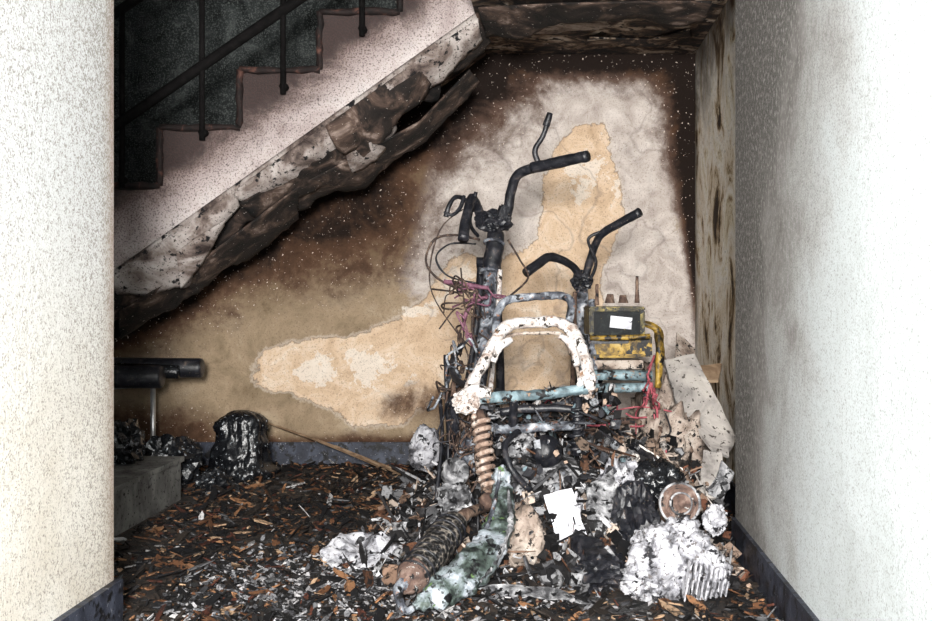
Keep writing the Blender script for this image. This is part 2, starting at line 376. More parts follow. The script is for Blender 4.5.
xs=np.linspace(-3.3,.9,NX); zs=np.linspace(0,ZC,NZ)
GX,GZ=np.meshgrid(xs,zs)
def segdist(poly,closed=False):
    d=np.full(GX.shape,1e9); P=poly+[poly[0]] if closed else poly
    for (x0,z0),(x1,z1) in zip(P[:-1],P[1:]):
        dx,dz=x1-x0,z1-z0; t=np.clip(((GX-x0)*dx+(GZ-z0)*dz)/(dx*dx+dz*dz+1e-12),0,1)
        d=np.minimum(d,np.hypot(GX-x0-t*dx,GZ-z0-t*dz))
    return d
def sdf(poly):
    ins=np.zeros(GX.shape,bool); n=len(poly)
    for i in range(n):
        x0,z0=poly[i];x1,z1=poly[(i+1)%n]
        if z0==z1: continue
        c=((z0>GZ)!=(z1>GZ))&(GX<(x1-x0)*(GZ-z0)/(z1-z0)+x0); ins^=c
    d=segdist(poly,True); return np.where(ins,d,-d)
def soft(d,w): return np.clip(.5+d/(2*w),0,1)
def WP(l): return [W(*p) for p in l]
pale=soft(sdf(WP([(410,250),(425,170),(445,110),(490,78),(560,66),(640,74),(668,100),(682,200),(705,330),(705,445),(540,445),(430,330),(410,290)])),.22)
tan=soft(sdf(WP([(250,375),(262,350),(300,340),(345,336),(400,318),(425,296),(440,276),(462,248),(485,256),(520,255),(538,240),(541,190),(550,150),(575,126),(602,126),(612,160),(622,215),(612,245),(600,290),(612,330),(600,380),(500,400),(440,395),(400,425),(360,425),(330,408),(290,396),(255,388)])),.10)
white=np.maximum(soft(sdf(WP([(350,355),(385,348),(400,360),(402,378),(380,386),(355,378)])),.2),
      np.maximum(soft(sdf(WP([(284,368),(330,364),(340,376),(290,380)])),.14),soft(sdf(WP([(560,170),(600,155),(606,190),(575,215)])),.2)*.85))
white=np.maximum(white,soft(sdf(WP([(400,310),(440,290),(470,260),(480,270),(440,310),(410,322)])),.14)*.9)
grey_mark=np.zeros(GX.shape)
for pl in ([(625,150),(650,170),(655,230),(672,255)],[(500,90),(580,95),(640,90)],[(455,130),(500,150),(520,200)],[(430,200),(450,240),(440,270)]):
    grey_mark=np.maximum(grey_mark,np.clip(1-segdist(WP(pl))/.12,0,1)*.65)  # soft grey-brown bands on the wall, fading out from each polyline
sl=[(-3.3,1.878+.717*(-3.3+.293)),(-.293,1.878)]
d1=segdist(sl); dirx=np.clip((GX+2.1)/1.4,0,1)
wid=.17+.17*dirx
soot=np.exp(-(d1/wid)**1.6)*1.05
haze=soft(sdf(WP([(60,360),(180,335),(250,305),(330,290),(400,272),(436,240),(446,165),(470,120),(505,88),(530,76),(500,50),(380,60),(110,270)])),.26)*.74
soot=np.maximum(soot,haze)
d2=segdist([(-.293,1.878),(.665,1.878)]); soot=np.maximum(soot,np.exp(-(d2/.12)**1.6)*1.2)
wr=.15*np.clip((GZ-.7)/.8,0.2,1); d3=np.abs(GX-.665); soot=np.maximum(soot,np.exp(-(d3/wr)**1.6)*1.15*np.clip((GZ-.3)/.8,.2,1))
d33=np.hypot(GX-.665,GZ-1.878); soot=np.maximum(soot,np.exp(-(d33/.28)**2)*1.0)
d5=segdist([(-3.3,.104),(.66,.104)]); soot=np.maximum(soot,np.exp(-(d5/.05)**1.5)*.6)
d6=segdist(WP([(395,405),(440,400),(460,420)])); soot=np.maximum(soot,np.exp(-(d6/.10)**2)*.5)
d7=segdist(WP([(60,420),(200,435)])); soot=np.maximum(soot,np.exp(-(d7/.16)**2)*.6)
line=1.878+.717*(GX+.293)
upper=np.clip((GZ-line)/.12,0,1)
upper=np.where(GX<-.2,upper,np.clip((GZ-1.9)/.1,0,1))
vs=[(x,YB+.004*noise.noise(Vector((x*4,z*4,0))),z) for z in zs for x in xs]
fs=[(j*NX+i,j*NX+i+1,(j+1)*NX+i+1,(j+1)*NX+i) for j in range(NZ-1) for i in range(NX-1)]
o=len(vs); vs+=[(-3.3,YB+.15,0),(.9,YB+.15,0),(.9,YB+.15,ZC),(-3.3,YB+.15,ZC)]
fs+=[(o+1,o,o+3,o+2)]
bw=obj('wall_back',vs,fs,m_back)
for nm,arr in (('pale',pale),('tan',tan),('white',white),('grey_mark',grey_mark),('soot',soot),('upper',upper)):
    a=bw.data.attributes.new(nm,'FLOAT','POINT'); a.data.foreach_set('value',np.concatenate([arr.ravel(),np.zeros(4)]).astype(np.float32))

# staircase
st=empty('staircase')
YS=4.30; k=255.8
def T(u,v): return ((u-550)/k, H+(290-v)/k)
cx,cy=400,-46
steps=[]
while True:
    steps.append((cx,cy)); 
    ny=cy+58
    if T(cx,ny)[1]<.02 or cx<-200: break
    steps.append((cx,ny)); cx-=80; cy=ny
pts=[T(*p) for p in steps]
pts=[(x,z) for x,z in pts if z>0]
top=[(-.293,T(0,-46)[1])]+pts
lastx=top[-1][0]
poly=top+[(lastx,0.0),(-.293-1.878/.717,0.0),(-.293,1.878)]
def extr(name,poly,y0,y1,mat,parent):
    n=len(poly); vs=[(x,y0,z) for x,z in poly]+[(x,y1,z) for x,z in poly]
    fs=[tuple(range(n)),tuple(range(2*n-1,n-1,-1))]+[(i,i+n,(i+1)%n+n,(i+1)%n) for i in range(n)]
    o=obj(name,vs,fs,mat,parent)
    bm=bmesh.new(); bm.from_mesh(o.data); bmesh.ops.recalc_face_normals(bm,faces=bm.faces[:]); bm.to_mesh(o.data); bm.free(); return o
fl=extr('flight',poly,YS,YB-.008,m_stair,st)
bx('landing',-.293,XR2-.003,3.40,YB-.008,1.879,T(0,-46)[1],m_soffit,st)
extr('soffit_skin',[(-2.6,1.878+.717*(-2.6+.293)-.004),(-.293,1.872),(-.293,1.88),(-2.6,1.878+.717*(-2.6+.293)+.004)],YS+.012,YB-.01,m_soffit,st)
n_e=0
for (a,b) in zip(pts[:-1],pts[1:]):
    n_e+=1
    p=(a[0],YS-.004,a[1]);q=(b[0],YS-.004,b[1])
    tube('tread_edge_%d'%n_e,[p,((p[0]+q[0])/2,YS-.006,(p[2]+q[2])/2),q],.013,m_edge,st,8,4,.010)
def pp(l): return [S(*p) for p in l]
strip('peel_base',pp([(80,298,4.29),(200,211,4.29),(330,118,4.29),(478,12,4.29)]),pp([(80,345,4.45),(200,264,4.5),(330,166,4.5),(400,126,4.48),(490,46,4.42)]),m_flapd,st,1,.03,.03,nu=160)
strip('peel_a',pp([(112,277,4.27),(170,236,4.27),(238,188,4.27)]),pp([(118,294,4.35),(160,296,4.4),(190,286,4.4),(214,240,4.33),(240,206,4.33)]),m_flapl,st,2,.008,.02,(.08,.08),nu=60)
strip('peel_b',pp([(176,252,4.25),(205,232,4.24),(226,220,4.24)]),pp([(182,290,4.34),(196,272,4.34),(226,226,4.30)]),m_flapl,st,3,.006,.01,(.08,.08),nu=30)
strip('peel_c',pp([(232,193,4.26),(290,150,4.26),(350,108,4.26)]),pp([(250,202,4.36),(300,178,4.38),(358,142,4.38)]),m_flapl,st,4,.012,.035,(.2,.08),nu=60)
strip('peel_c_under',pp([(240,204,4.30),(300,166,4.30),(365,122,4.30)]),pp([(262,216,4.48),(315,190,4.5),(378,160,4.5)]),m_flapd,st,14,.015,.035,(.2,.08),nu=60)
strip('peel_d',pp([(325,126,4.25),(370,94,4.25),(425,55,4.25)]),pp([(345,152,4.36),(385,136,4.38),(438,80,4.36)]),m_flapd,st,5,.016,.035,(.2,.08),nu=50)
strip('peel_e',pp([(385,84,4.24),(430,51,4.24),(478,18,4.24)]),pp([(402,104,4.36),(442,78,4.37),(484,40,4.36)]),m_flapl,st,6,.010,.03,(.15,.08),nu=40)
strip('peel_f',pp([(345,148,4.33),(372,130,4.33),(395,114,4.33)]),pp([(352,172,4.47),(378,160,4.47),(398,128,4.44)]),m_flapl,st,7,.010,.02,(.1,.08),nu=24)
strip('peel_g',pp([(120,312,4.35),(200,262,4.35),(300,186,4.38)]),pp([(120,338,4.6),(200,296,4.6),(300,216,4.65)]),m_flapd,st,8,.02,.02,nu=60)
strip('peel_h',pp([(290,190,4.38),(350,160,4.38),(420,122,4.4),(470,70,4.4)]),pp([(300,208,4.6),(360,184,4.62),(425,142,4.62),(480,82,4.55)]),m_flapd,st,9,.02,.02,nu=60)
strip('stringer_lip',pp([(80,294,4.285),(280,152,4.285),(475,13,4.285)]),pp([(80,301,4.28),(280,158,4.28),(478,20,4.28)]),m_flapl,st,10,.003,.004,nu=120,nv=4)
strip('landing_peel_a',pp([(478,8,4.1),(560,4,3.95),(650,2,3.9),(712,2,3.9)]),pp([(486,40,4.35),(560,24,4.2),(640,20,4.15),(704,22,4.1)]),m_flapd,st,11,.02,.02,nu=80)
strip('landing_peel_b',pp([(500,26,4.3),(560,16,4.15),(600,14,4.1)]),pp([(505,38,4.45),(570,34,4.5),(612,24,4.3)]),m_beige,st,12,.012,.01,nu=40)
strip('landing_peel_c',pp([(590,38,4.6),(650,40,4.7),(690,30,4.5)]),pp([(585,44,4.75),(655,47,4.85),(692,40,4.8)]),m_soffit,st,13,.012,.01,nu=40)

rl=empty('stair_railing'); YR=4.265
tube('mid_rail',[S(-10,212,YR),S(118,124,YR),S(295,2,YR),S(420,-84,YR)],.021,m_iron,rl,10,1,.002)
tube('top_rail',[S(-10,100,YR),S(200,-45,YR),S(400,-182,YR)],.02,m_iron,rl,10,1)
for i,(u,v) in enumerate([(42,250),(122,188),(202,140),(283,94),(362,36)]):
    tt=-45-(u-200)*.686
    tube('post_%d'%i,[S(u,v,YR),S(u,tt,YR)],.0115,m_iron,rl,8,1)
    tube('fixing_%d'%i,[S(u,v-8,YR-.005),S(u,v-8,YR-.005)+Vector((0,.036,0))],.016,m_iron,rl,8,1)

pl=bx('stone_plinth',-2.8,-1.41,3.45,4.2,0,.15,m_plinth)
sheet('plinth_cap',[(-2.8,3.44,.165),(-1.40,3.44,.165),(-1.40,4.21,.165),(-2.8,4.21,.165)],m_plinth,pl,.018,.001,9,3,4,.003)

bn=empty('metal_bench')
def ccyl(name,p0,p1,r,mat,parent):
    p0=Vector(p0);p1=Vector(p1);d=(p1-p0).normalized()
    return tube(name,[p0,p0+d*.004,p0+d*.012,p1-d*.012,p1-d*.004,p1],[r*.7,r*.93,r,r,r*.93,r*.7],mat,parent,20,1)
ccyl('seat_tube_back',(-2.05,4.72,.47),S(203,368,4.72),.042,m_char,bn)
ccyl('seat_tube_front',(-2.05,4.60,.44),S(163,377,4.60),.048,m_char,bn)
ccyl('seat_tube_mid',(-2.05,4.66,.47),S(180,372,4.68),.03,m_bag,bn)
lx=S(153,385,4.66).x
tube('leg_1',[S(153,385,4.66),Vector((lx,4.66,0))],.011,m_chrome,bn,12,1)
tube('leg_2',[(-1.98,4.66,.42),(-1.98,4.66,0)],.011,m_chrome,bn,12,1)
tube('cross_brace',[(-1.98,4.66,.38),(lx,4.66,.40)],.010,m_chrome,bn,12,1)

prof_=[(.128,0),(.140,.012),(.144,.025),(.138,.04),(.122,.052),(.114,.07)]+[(.113-.010*(i/8),.085+.015*i) for i in range(9)]+[(.098,.222),(.090,.242),(.078,.258),(.060,.272),(.040,.281),(.02,.286),(.004,.288)]
lathe('garbage_bag',(S(241,475,4.70).x,4.70,0),(0,0,1),prof_,m_bag,None,110,.030,14,0)
lump('garbage_bag.001',(-1.53,4.45,.09),(.2,.2,.22),m_bag,seed=3,amp=.4,crease=.4)
lump('garbage_bag.002',(-1.56,4.02,.235),(.13,.15,.16),m_bag,seed=5,amp=.4,zmin=.17,crease=.4)
lump('garbage_bag.003',(-1.34,4.38,.03),(.12,.12,.09),m_bag,seed=8,amp=.4,crease=.4)

for i,(a,b,w) in enumerate([((262,421,4.99),(392,468,4.86),.013),((300,434,4.97),(388,474,4.80),.011),((335,446,4.9),(400,460,4.7),.011)]):
    p=S(*a);q=S(*b); q.z=.012
    tube('wooden_lath' if i==0 else 'wooden_lath.%03d'%i,[p,(p+q)/2+Vector((0,0,.003)),q],w,m_wood,None,4,2,.001,.45,smooth=False)

# ================= FLOOR DEBRIS =================
class Acc:
    def __init__(s): s.v=[];s.f=[];s.c=[]
    def prism(s,c,rx,ry,th,rot,col,n=None,floor=True):
        n=n or random.randint(4,7); b=len(s.v); R=Euler(rot).to_matrix(); c=Vector(c)
        a0=random.random()*6.28; rr=[random.uniform(.55,1.1) for _ in range(n)]
        P=[]
        for lay in (-1,1):
            for k in range(n):
                a=a0+6.283*k/n+random.uniform(-.2,.2)
                p=Vector((math.cos(a)*rx*rr[k],math.sin(a)*ry*rr[k],lay*th/2+random.uniform(-.3,.3)*th))
                P.append(R@p+c)
        mz=min(p.z for p in P)
        if mz<.0005:
            for p in P: p.z+=.0005-mz
        s.v+=P; s.f.append(tuple(b+k for k in range(n))[::-1]); s.f.append(tuple(b+n+k for k in range(n)))
        for k in range(n): s.f.append((b+k,b+(k+1)%n,b+n+(k+1)%n,b+n+k))
        s.c+=[col]*(2*n)
    def make(s,name,mat,parent=None):
        o=obj(name,s.v,s.f,mat,parent); a=o.data.color_attributes.new('Col','FLOAT_COLOR','POINT')
        a.data.foreach_set('color',np.array([(c[0],c[1],c[2],1) for c in s.c],np.float32).ravel()); return o
def mound(x,y):
    h=.30*math.exp(-((x+.02)/.30)**2-((y-3.75)/.42)**2)+.26*math.exp(-((x-.38)/.2)**2-((y-3.75)/.4)**2)
    h+=.12*math.exp(-((x-.05)/.25)**2-((y-3.2)/.25)**2)
    h+=.08*math.exp(-((x+.3)/.2)**2-((y-3.6)/.4)**2)
    return h
palF=[((.005,.005,.006),44),((.020,.015,.012),24),((.10,.045,.022),12),((.22,.11,.055),9),((.33,.22,.14),6),((.10,.10,.105),5),((.36,.35,.35),3),((.065,.022,.014),7)]
def pick(p):
    t=random.uniform(0,sum(w for _,w in p))
    for c,w in p:
        t-=w
        if t<=0: break
    f=random.uniform(.6,1.3); return tuple(min(.9,x*f) for x in c)
A=Acc()
for i in range(17000):
    y=random.uniform(2.3,5.0)
    x=random.uniform(-1.02,.55) if y<2.68 else random.uniform(-1.9,.55 if y<3.37 else .64)
    if x<-1.38 and 3.4<y<4.25: continue
    if noise.noise(Vector((x*2.5,y*2.5,4)))<-.18 and random.random()<.6: continue
    s=random.choice([.004,.005,.007,.010,.014,.021])*random.uniform(.6,1.4)
    z=.002+abs(random.gauss(0,.004))
    A.prism((x,y,z+s*.15),s*random.uniform(1,2.6),s*.6,random.uniform(.001,.005),(random.gauss(0,.3),random.gauss(0,.3),random.uniform(0,6.28)),pick(palF))
palA=[((.34,.33,.34),4),((.16,.16,.17),5),((.05,.05,.055),5),((.015,.015,.015),6)]
for i in range(3600):
    x=random.gauss(-.5,.34); y=random.gauss(2.95,.26)
    if not(-1.0<x<.5 and 2.4<y<4): continue
    s=random.uniform(.003,.014)
    A.prism((x,y,.006+random.random()*.008),s*1.5,s*.7,.003,(random.gauss(0,.4),random.gauss(0,.4),random.uniform(0,6.28)),pick(palA))
A.make('floor_debris_scatter',m_debris)

dp=empty('debris_pile')
gx=np.linspace(-.85,.55,110); gy=np.linspace(2.75,4.75,130)
vs=[];fs=[]
for y in gy:
    for x in gx:
        h=mound(x,y); n=noise.noise(Vector((x*14,y*14,0)))+.6*noise.noise(Vector((x*34,y*34,3)))
        vs.append((x,y,max(.0005,h-.03+min(1,h*8)*.05*n) if h>.03 else .0005))
nx=len(gx)
for j in range(len(gy)-1):
    for i in range(nx-1): fs.append((j*nx+i,j*nx+i+1,(j+1)*nx+i+1,(j+1)*nx+i))
obj('ash_mound',vs,fs,m_floor,dp,True)
palP=[((.005,.005,.006),32),((.02,.019,.02),18),((.08,.08,.085),14),((.26,.26,.27),12),((.50,.50,.52),9),((.22,.14,.10),8),((.10,.045,.025),7),((.38,.31,.26),7)]
palR=[((.006,.006,.006),24),((.03,.025,.022),13),((.24,.17,.13),14),((.40,.33,.28),13),((.54,.50,.47),10),((.12,.05,.03),9),((.32,.32,.33),9)]
A=Acc()
for i in range(6200):
    x=random.uniform(-.6,.54); y=random.uniform(2.9,4.6); h=mound(x,y)
    if h<.03 and random.random()<.7: continue
    s=random.choice([.006,.009,.012,.017,.025,.036])*random.uniform(.6,1.3)
    t=random.random()
    z=max(h,.0)+random.uniform(-.01,.035)*(1 if h>.05 else .2)
    col=pick(palR if (x>.18 and random.random()<.75) else palP)
    if t<.45: A.prism((x,y,z),s*1.2,s*.8,random.uniform(.002,.008),(random.gauss(0,.8),random.gauss(0,.8),random.uniform(0,6.28)),col)
    elif t<.75: A.prism((x,y,z),s*.8,s*.6,s*.8,(random.gauss(0,.8),random.gauss(0,.8),random.uniform(0,6.28)),col)
    else: A.prism((x,y,z+.01),s*2.6,s*.14,s*.18,(random.gauss(0,.6),random.gauss(0,.6),random.uniform(0,6.28)),col,4)
A.make('rubble',m_debris,dp)

# ================= SCOOTER 1 =================
sc=empty('burnt_scooter')
def t(name,l,r,mat,par=sc,rough=.0015,seg=12,n=6,flat=1.0): return tube(name,[S(*p) for p in l],r,mat,par,seg,n,rough,flat)
t('handlebar_right',[(497,228,4.0),(507,214,3.98),(511,192,3.96),(519,174,3.93),(545,165,3.88),(587,156,3.8)],[.02,.018,.018,.018,.018,.018],m_char)
t('grip_right',[(532,168,3.905),(560,162,3.85),(588,156,3.795)],[.020,.021,.020],m_char,rough=.003)
t('mirror_stalk',[(538,162,3.9),(535,150,3.9),(543,136,3.9),(547,124,3.9),(549,114,3.9)],[.010,.010,.009,.010,.010],m_char)
t('mirror_joint',[(546,126,3.9),(550,113,3.9)],[.014,.011],m_char)
t('handlebar_left',[(497,228,4.0),(484,222,3.98),(477,206,3.94),(472,198,3.9),(467,214,3.84),(463,240,3.78)],[.018,.017,.016,.016,.017,.020],m_char,rough=.003)
t('brake_lever_left',[(446,217,3.85),(449,206,3.85),(456,197,3.87),(466,201,3.9),(472,212,3.92)],[.010,.008,.008,.009,.010],m_char)
t('brake_lever_left_b',[(444,212,3.84),(452,215,3.84),(460,208,3.86),(464,196,3.88)],[.004,.006,.007,.007],m_char)
t('clutch_lever',[(478,236,3.95),(470,222,3.9),(476,192,3.9)],.007,m_char)
lump('handlebar_clamp',S(494,221,3.98),(.12,.08,.075),m_char,sc,.3,2,11,None,.3,4)
box('stem_bracket',S(503,212,3.95),(.035,.04,.05),m_char,sc,(.2,.3,.4),.006)
box('switch_housing',S(482,218,3.95),(.04,.04,.05),m_char,sc,(.4,.2,-.5),.008)
t('steering_head',[(496,232,4.0),(494,252,3.98),(491,272,3.95)],[.030,.034,.030],m_char,rough=.006)
ring('head_bearing',S(494,243,3.98),S(496,232,4.0)-S(491,272,3.95),.034,.006,m_charw,sc)
ring('head_bearing_lower',S(491,272,3.95),S(496,232,4.0)-S(491,272,3.95),.033,.007,m_charw,sc)
t('steering_column',[(491,268,3.95),(489,300,3.9),(484,345,3.83),(477,398,3.75)],[.025,.026,.027,.026],m_charw,rough=.005,seg=16)
t('column_conduit',[(481,275,3.9),(478,310,3.85),(472,355,3.8),(464,400,3.72)],.010,m_char)
t('column_conduit_b',[(500,270,3.93),(498,310,3.88),(494,350,3.82),(490,395,3.74)],.009,m_ash)
fx=-.228
for s_,nm in ((-.04,'l'),(.04,'r')):
    tube('fork_leg_'+nm,[(fx+s_*.6,4.02,.90),(fx+s_,4.08,.6),(fx+s_,4.2,.22)],[.014,.016,.018],m_char,sc,12,4,.001)
tube('fork_yoke',[(fx-.04,4.02,.90),(fx+.04,4.02,.90)],.02,m_char,sc,12,1)
ring('front_wheel_rim',(fx,4.22,.215),(1,0,0),.17,.020,m_charw,sc)
ring('front_tyre_beads',(fx,4.22,.215),(1,0,0),.197,.012,m_char,sc)
lathe('front_hub',(fx-.028,4.22,.215),(1,0,0),[(.02,0),(.05,.008),(.05,.048),(.02,.056)],m_alu,sc,24)
for i in range(5):
    a=i*2*math.pi/5+.3
    tube('front_spoke_%d'%i,[(fx,4.22+.04*math.cos(a),.215+.04*math.sin(a)),(fx,4.22+.165*math.cos(a),.215+.165*math.sin(a))],.012,m_alu,sc,8,1)
for nm,dx in (('l',-.03),('r',.11)):
    c=S(477,398,3.75)
    tube('floor_tube_'+nm,[c,(c.x+dx*.7,3.72,.34),(c.x+dx,3.6,.26),(c.x+dx,3.42,.26),(c.x+dx*1.2,3.32,.36),(c.x+dx*1.3,3.26,.48)],.014,m_char,sc,10,6,.002)
t('seat_frame_loop',[(470,392,3.24),(474,380,3.26),(484,362,3.29),(493,345,3.33),(501,331,3.36),(515,324,3.38),(540,322,3.39),(560,323,3.38),(573,333,3.36),(582,350,3.32),(588,368,3.28),(589,388,3.24)],[.020,.018,.017,.017,.018,.018,.016,.017,.020,.018,.019,.018],m_ash,rough=.006,seg=20)
t('seat_frame_lip',[(478,380,3.3),(490,360,3.33),(499,343,3.36),(512,335,3.39),(540,333,3.4),(560,334,3.39),(568,345,3.36),(575,362,3.32),(580,378,3.29)],[.006,.007,.008,.006,.005,.006,.008,.007,.006],m_beige,rough=.004)
t('seat_frame_inner',[(492,362,3.31),(499,347,3.33),(512,340,3.35)],[.010,.014,.009],m_ash,rough=.004)
t('seat_frame_inner_b',[(560,336,3.36),(572,346,3.34),(577,366,3.3)],[.010,.014,.010],m_ash,rough=.004)
t('grab_rail',[(496,332,3.36),(498,312,3.4),(506,301,3.42),(520,298,3.43),(545,296,3.43),(563,296,3.42),(571,303,3.4),(569,322,3.38)],.0125,m_charw,rough=.002)
t('rear_cross_tube',[(468,400,3.24),(500,397,3.25),(535,395,3.25),(588,389,3.24)],[.017,.017,.016,.016],m_blue,rough=.004)
t('rear_cross_bracket',[(462,396,3.22),(475,392,3.22),(490,393,3.23)],[.014,.022,.014],m_ash,rough=.006)
lump('shock_mount',S(466,402,3.2),(.07,.055,.06),m_ash,sc,.35,2,4,None,.4,4)
lump('shock_mount_right',S(586,384,3.25),(.045,.045,.075),m_ash,sc,.35,2,9,None,.4,4)
t('loop_brace',[(470,388,3.25),(455,378,3.4),(452,362,3.55),(462,345,3.65)],.010,m_char)
t('seat_rail_left',[(470,392,3.25),(475,396,3.5),(478,398,3.75)],.015,m_ash,rough=.004)
t('seat_rail_right',[(589,388,3.25),(565,405,3.45),(520,425,3.65),(484,405,3.75)],.015,m_charw,rough=.004)
t('side_stay',[(446,356,3.6),(447,400,3.5),(449,440,3.42),(446,480,3.35)],.008,m_char)
t('side_stay_b',[(455,375,3.5),(452,410,3.4),(458,450,3.3)],.007,m_rust)
t('side_stay_c',[(440,400,3.5),(442,440,3.4),(436,500,3.3)],.006,m_char)
t('under_tube',[(485,430,3.3),(530,428,3.3),(575,425,3.3)],.014,m_charw,rough=.004)
t('rear_plate',[(500,412,3.3),(540,408,3.3),(580,410,3.3)],.012,m_char,rough=.004)
p0=S(480,410,3.22);p1=S(488,500,3.14)
tube('shock_damper',[p0,p1],.017,m_rust,sc,12,2)
coil('shock_spring',S(480.5,416,3.215),S(487.5,486,3.15),.022,.0078,9,m_spring,sc)
lathe('shock_eye',p1-Vector((0,.03,0)),(0,1,0),[(.014,0),(.024,.004),(.024,.05),(.014,.054)],m_rust,sc,24)
p0=S(578,396,3.3);p1=S(576,455,3.32)
tube('shock_damper_right',[p0,p1],.014,m_char,sc,12,2)
coil('shock_spring_right',S(578,402,3.3),S(576,448,3.32),.021,.0055,7,m_char,sc)
box('crankcase',S(540,480,3.42),(.2,.2,.14),m_alu,sc,(.2,.1,.3),0,.03,4)
for i in range(7):
    box('cylinder_fin_%d'%i,S(578,455,3.40)+Vector((0,0,.012*i-.1)),(.09,.09,.004),m_alu,sc,(.15,.25,.4),.001)
lump('carburettor',S(515,445,3.35),(.1,.09,.09),m_alu,sc,.4,2,21,None,.4,4)
lathe('air_box',S(548,452,3.38),(-.2,-1,.2),[(.03,0),(.05,.01),(.05,.05),(.035,.06),(.03,.09),(.01,.092)],m_char,sc,28)
lathe('transmission_pulley',S(457,472,3.22),(-.3,-1,.1),[(.02,0),(.042,.005),(.044,.02),(.03,.03),(.012,.04),(.004,.042)],m_alu,sc,28)
box('engine_mount',S(470,450,3.3),(.06,.08,.09),m_charw,sc,(.3,.4,.2),0,.015,3)
t('swing_arm',[(488,500,3.14),(505,478,3.25),(535,470,3.38)],[.018,.024,.03],m_alu,rough=.006)
t('engine_pipe',[(520,430,3.3),(505,445,3.22),(512,470,3.18),(530,490,3.2)],.010,m_char,rough=.003)
G=Acc()
palG=[((.006,.006,.007),30),((.03,.03,.035),20),((.10,.105,.12),14),((.26,.27,.29),10),((.45,.44,.44),6),((.10,.05,.03),10),((.18,.25,.28),6),((.3,.22,.17),8)]
for i in range(560):
    x=random.gauss(0,.14)-.03; y=random.uniform(3.25,3.75); z=random.uniform(.2,.47)
    if abs(x+.03)>.25: continue
    s=random.choice([.007,.010,.015,.022])
    tt=random.random()
    if tt<.5: G.prism((x,y,z),s,s*.7,s*random.uniform(.3,1.5),(random.gauss(0,.5),random.gauss(0,.5),random.uniform(0,6.28)),pick(palG),random.choice([4,6,8]))
    elif tt<.8: G.prism((x,y,z),s*3,s*.25,s*.25,(random.gauss(0,.8),random.gauss(0,.8),random.uniform(0,6.28)),pick(palG),4)
    else: G.prism((x,y,z),s*1.5,s*1.2,.004,(random.gauss(1.2,.5),random.gauss(0,.5),random.uniform(0,6.28)),pick(palG),6)
G.make('burnt_components',m_debris,sc)
t('rear_mudguard',[(499,468,3.13),(503,492,3.08),(502,518,3.0),(490,546,2.9),(468,572,2.79),(440,592,2.70),(414,606,2.65)],[.018,.028,.036,.044,.050,.038,.010],m_sheet,rough=.014,seg=32,n=12,flat=.85)
t('mudguard_rib',[(500,470,3.09),(494,505,3.0),(482,540,2.88),(458,568,2.76)],[.004,.006,.008,.005],m_charw,rough=.003)
t('mudguard_fold',[(508,490,3.04),(510,520,2.97),(500,552,2.86),(480,582,2.75)],[.004,.010,.010,.004],m_alu,rough=.006)
mm,nt,b=newmat('silencer_mesh'); co=ncoord(nt)
bt=nt.nodes.new('ShaderNodeTexVoronoi'); bt.inputs['Scale'].default_value=85; nt.links.new(co,bt.inputs['Vector'])
c=nramp(nt,bt.outputs['Distance'],[(.25,(.003,.003,.003)),(.55,(.014,.013,.013)),(.8,(.16,.14,.12))])
nt.links.new(c,b.inputs['Base Color']); b.inputs['Roughness'].default_value=.5; nbump(nt,b,bt.outputs['Distance'],1,.006)
t('silencer_body',[(456,522,2.98),(447,533,2.93),(430,556,2.83),(414,576,2.75)],[.034,.044,.046,.042],mm,rough=.003,seg=28,n=8)
for i in range(9):
    f=i/8; a=S(450,529,2.945);bb=S(414,576,2.75); ring('silencer_band_%d'%i,a.lerp(bb,f),bb-a,.044,.003,m_char,sc,28)
t('silencer_flange',[(415,575,2.755),(408,582,2.72),(402,587,2.70)],[.045,.034,.018],m_drum,rough=.006,seg=20)
t('exhaust_tailpipe',[(404,583,2.70),(398,590,2.68),(400,602,2.65),(406,611,2.63),(413,608,2.62)],[.016,.013,.010,.009,.008],m_charw)
t('header_pipe',[(452,525,2.97),(470,512,3.05),(495,505,3.2),(530,490,3.3)],[.022,.016,.013,.013],m_rust,rough=.003)
def wires(cx,cy,y,n,su,sv,mats,par,seed=0,r=.0022):
    wr=random.Random(seed)
    for i in range(n):
        u,v=cx+wr.gauss(0,su*.4),cy+wr.gauss(0,sv*.4); l=[(u,v,y)]
        for k in range(5):
            u+=wr.gauss(0,su*.45); v+=wr.gauss(sv*.12,sv*.35); l.append((u,v,y+wr.gauss(0,.03)))
        t('wire_%d_%d'%(seed,i),l,r*wr.uniform(.7,1.3),wr.choice(mats),par,0,6,5)
t('cable_loop',[(480,240,3.97),(455,235,3.95),(434,240,3.93),(426,262,3.9),(440,280,3.88),(468,292,3.85),(482,300,3.85)],.0045,m_wire,seg=8)
t('cable_loop_b',[(476,244,3.96),(450,244,3.93),(436,258,3.9),(448,276,3.88),(476,283,3.86)],.0035,m_char,seg=8)
t('cable_loop_c',[(508,240,3.96),(520,260,3.94),(528,278,3.9),(510,296,3.86),(495,310,3.85)],.0038,m_wire,seg=8)
t('cable_loop_d',[(470,205,3.9),(440,230,3.86),(430,285,3.86),(455,330,3.84),(474,350,3.8)],.0025,m_wire,seg=8)
wires(462,290,3.84,9,22,22,[m_mag,m_wire,m_wire],sc,1,.003)
wires(466,320,3.8,9,14,35,[m_mag,m_wire,m_rust],sc,2,.003)
wires(455,360,3.6,10,12,30,[m_wire,m_rust,m_wire],sc,3,.003)
wires(460,420,3.3,14,16,30,[m_wire,m_rust,m_char],sc,4,.003)
wires(515,430,3.35,12,30,18,[m_wire,m_rust,m_char,m_alu],sc,5,.003)
wires(470,460,3.25,10,16,26,[m_wire,m_rust,m_char],sc,6,.003)
wires(450,385,3.5,10,14,40,[m_wire,m_rust,m_charw],sc,7,.004)
t('bracket_pink',[(444,281,3.86),(462,284,3.86),(488,288,3.88)],.008,m_mag,rough=.003)
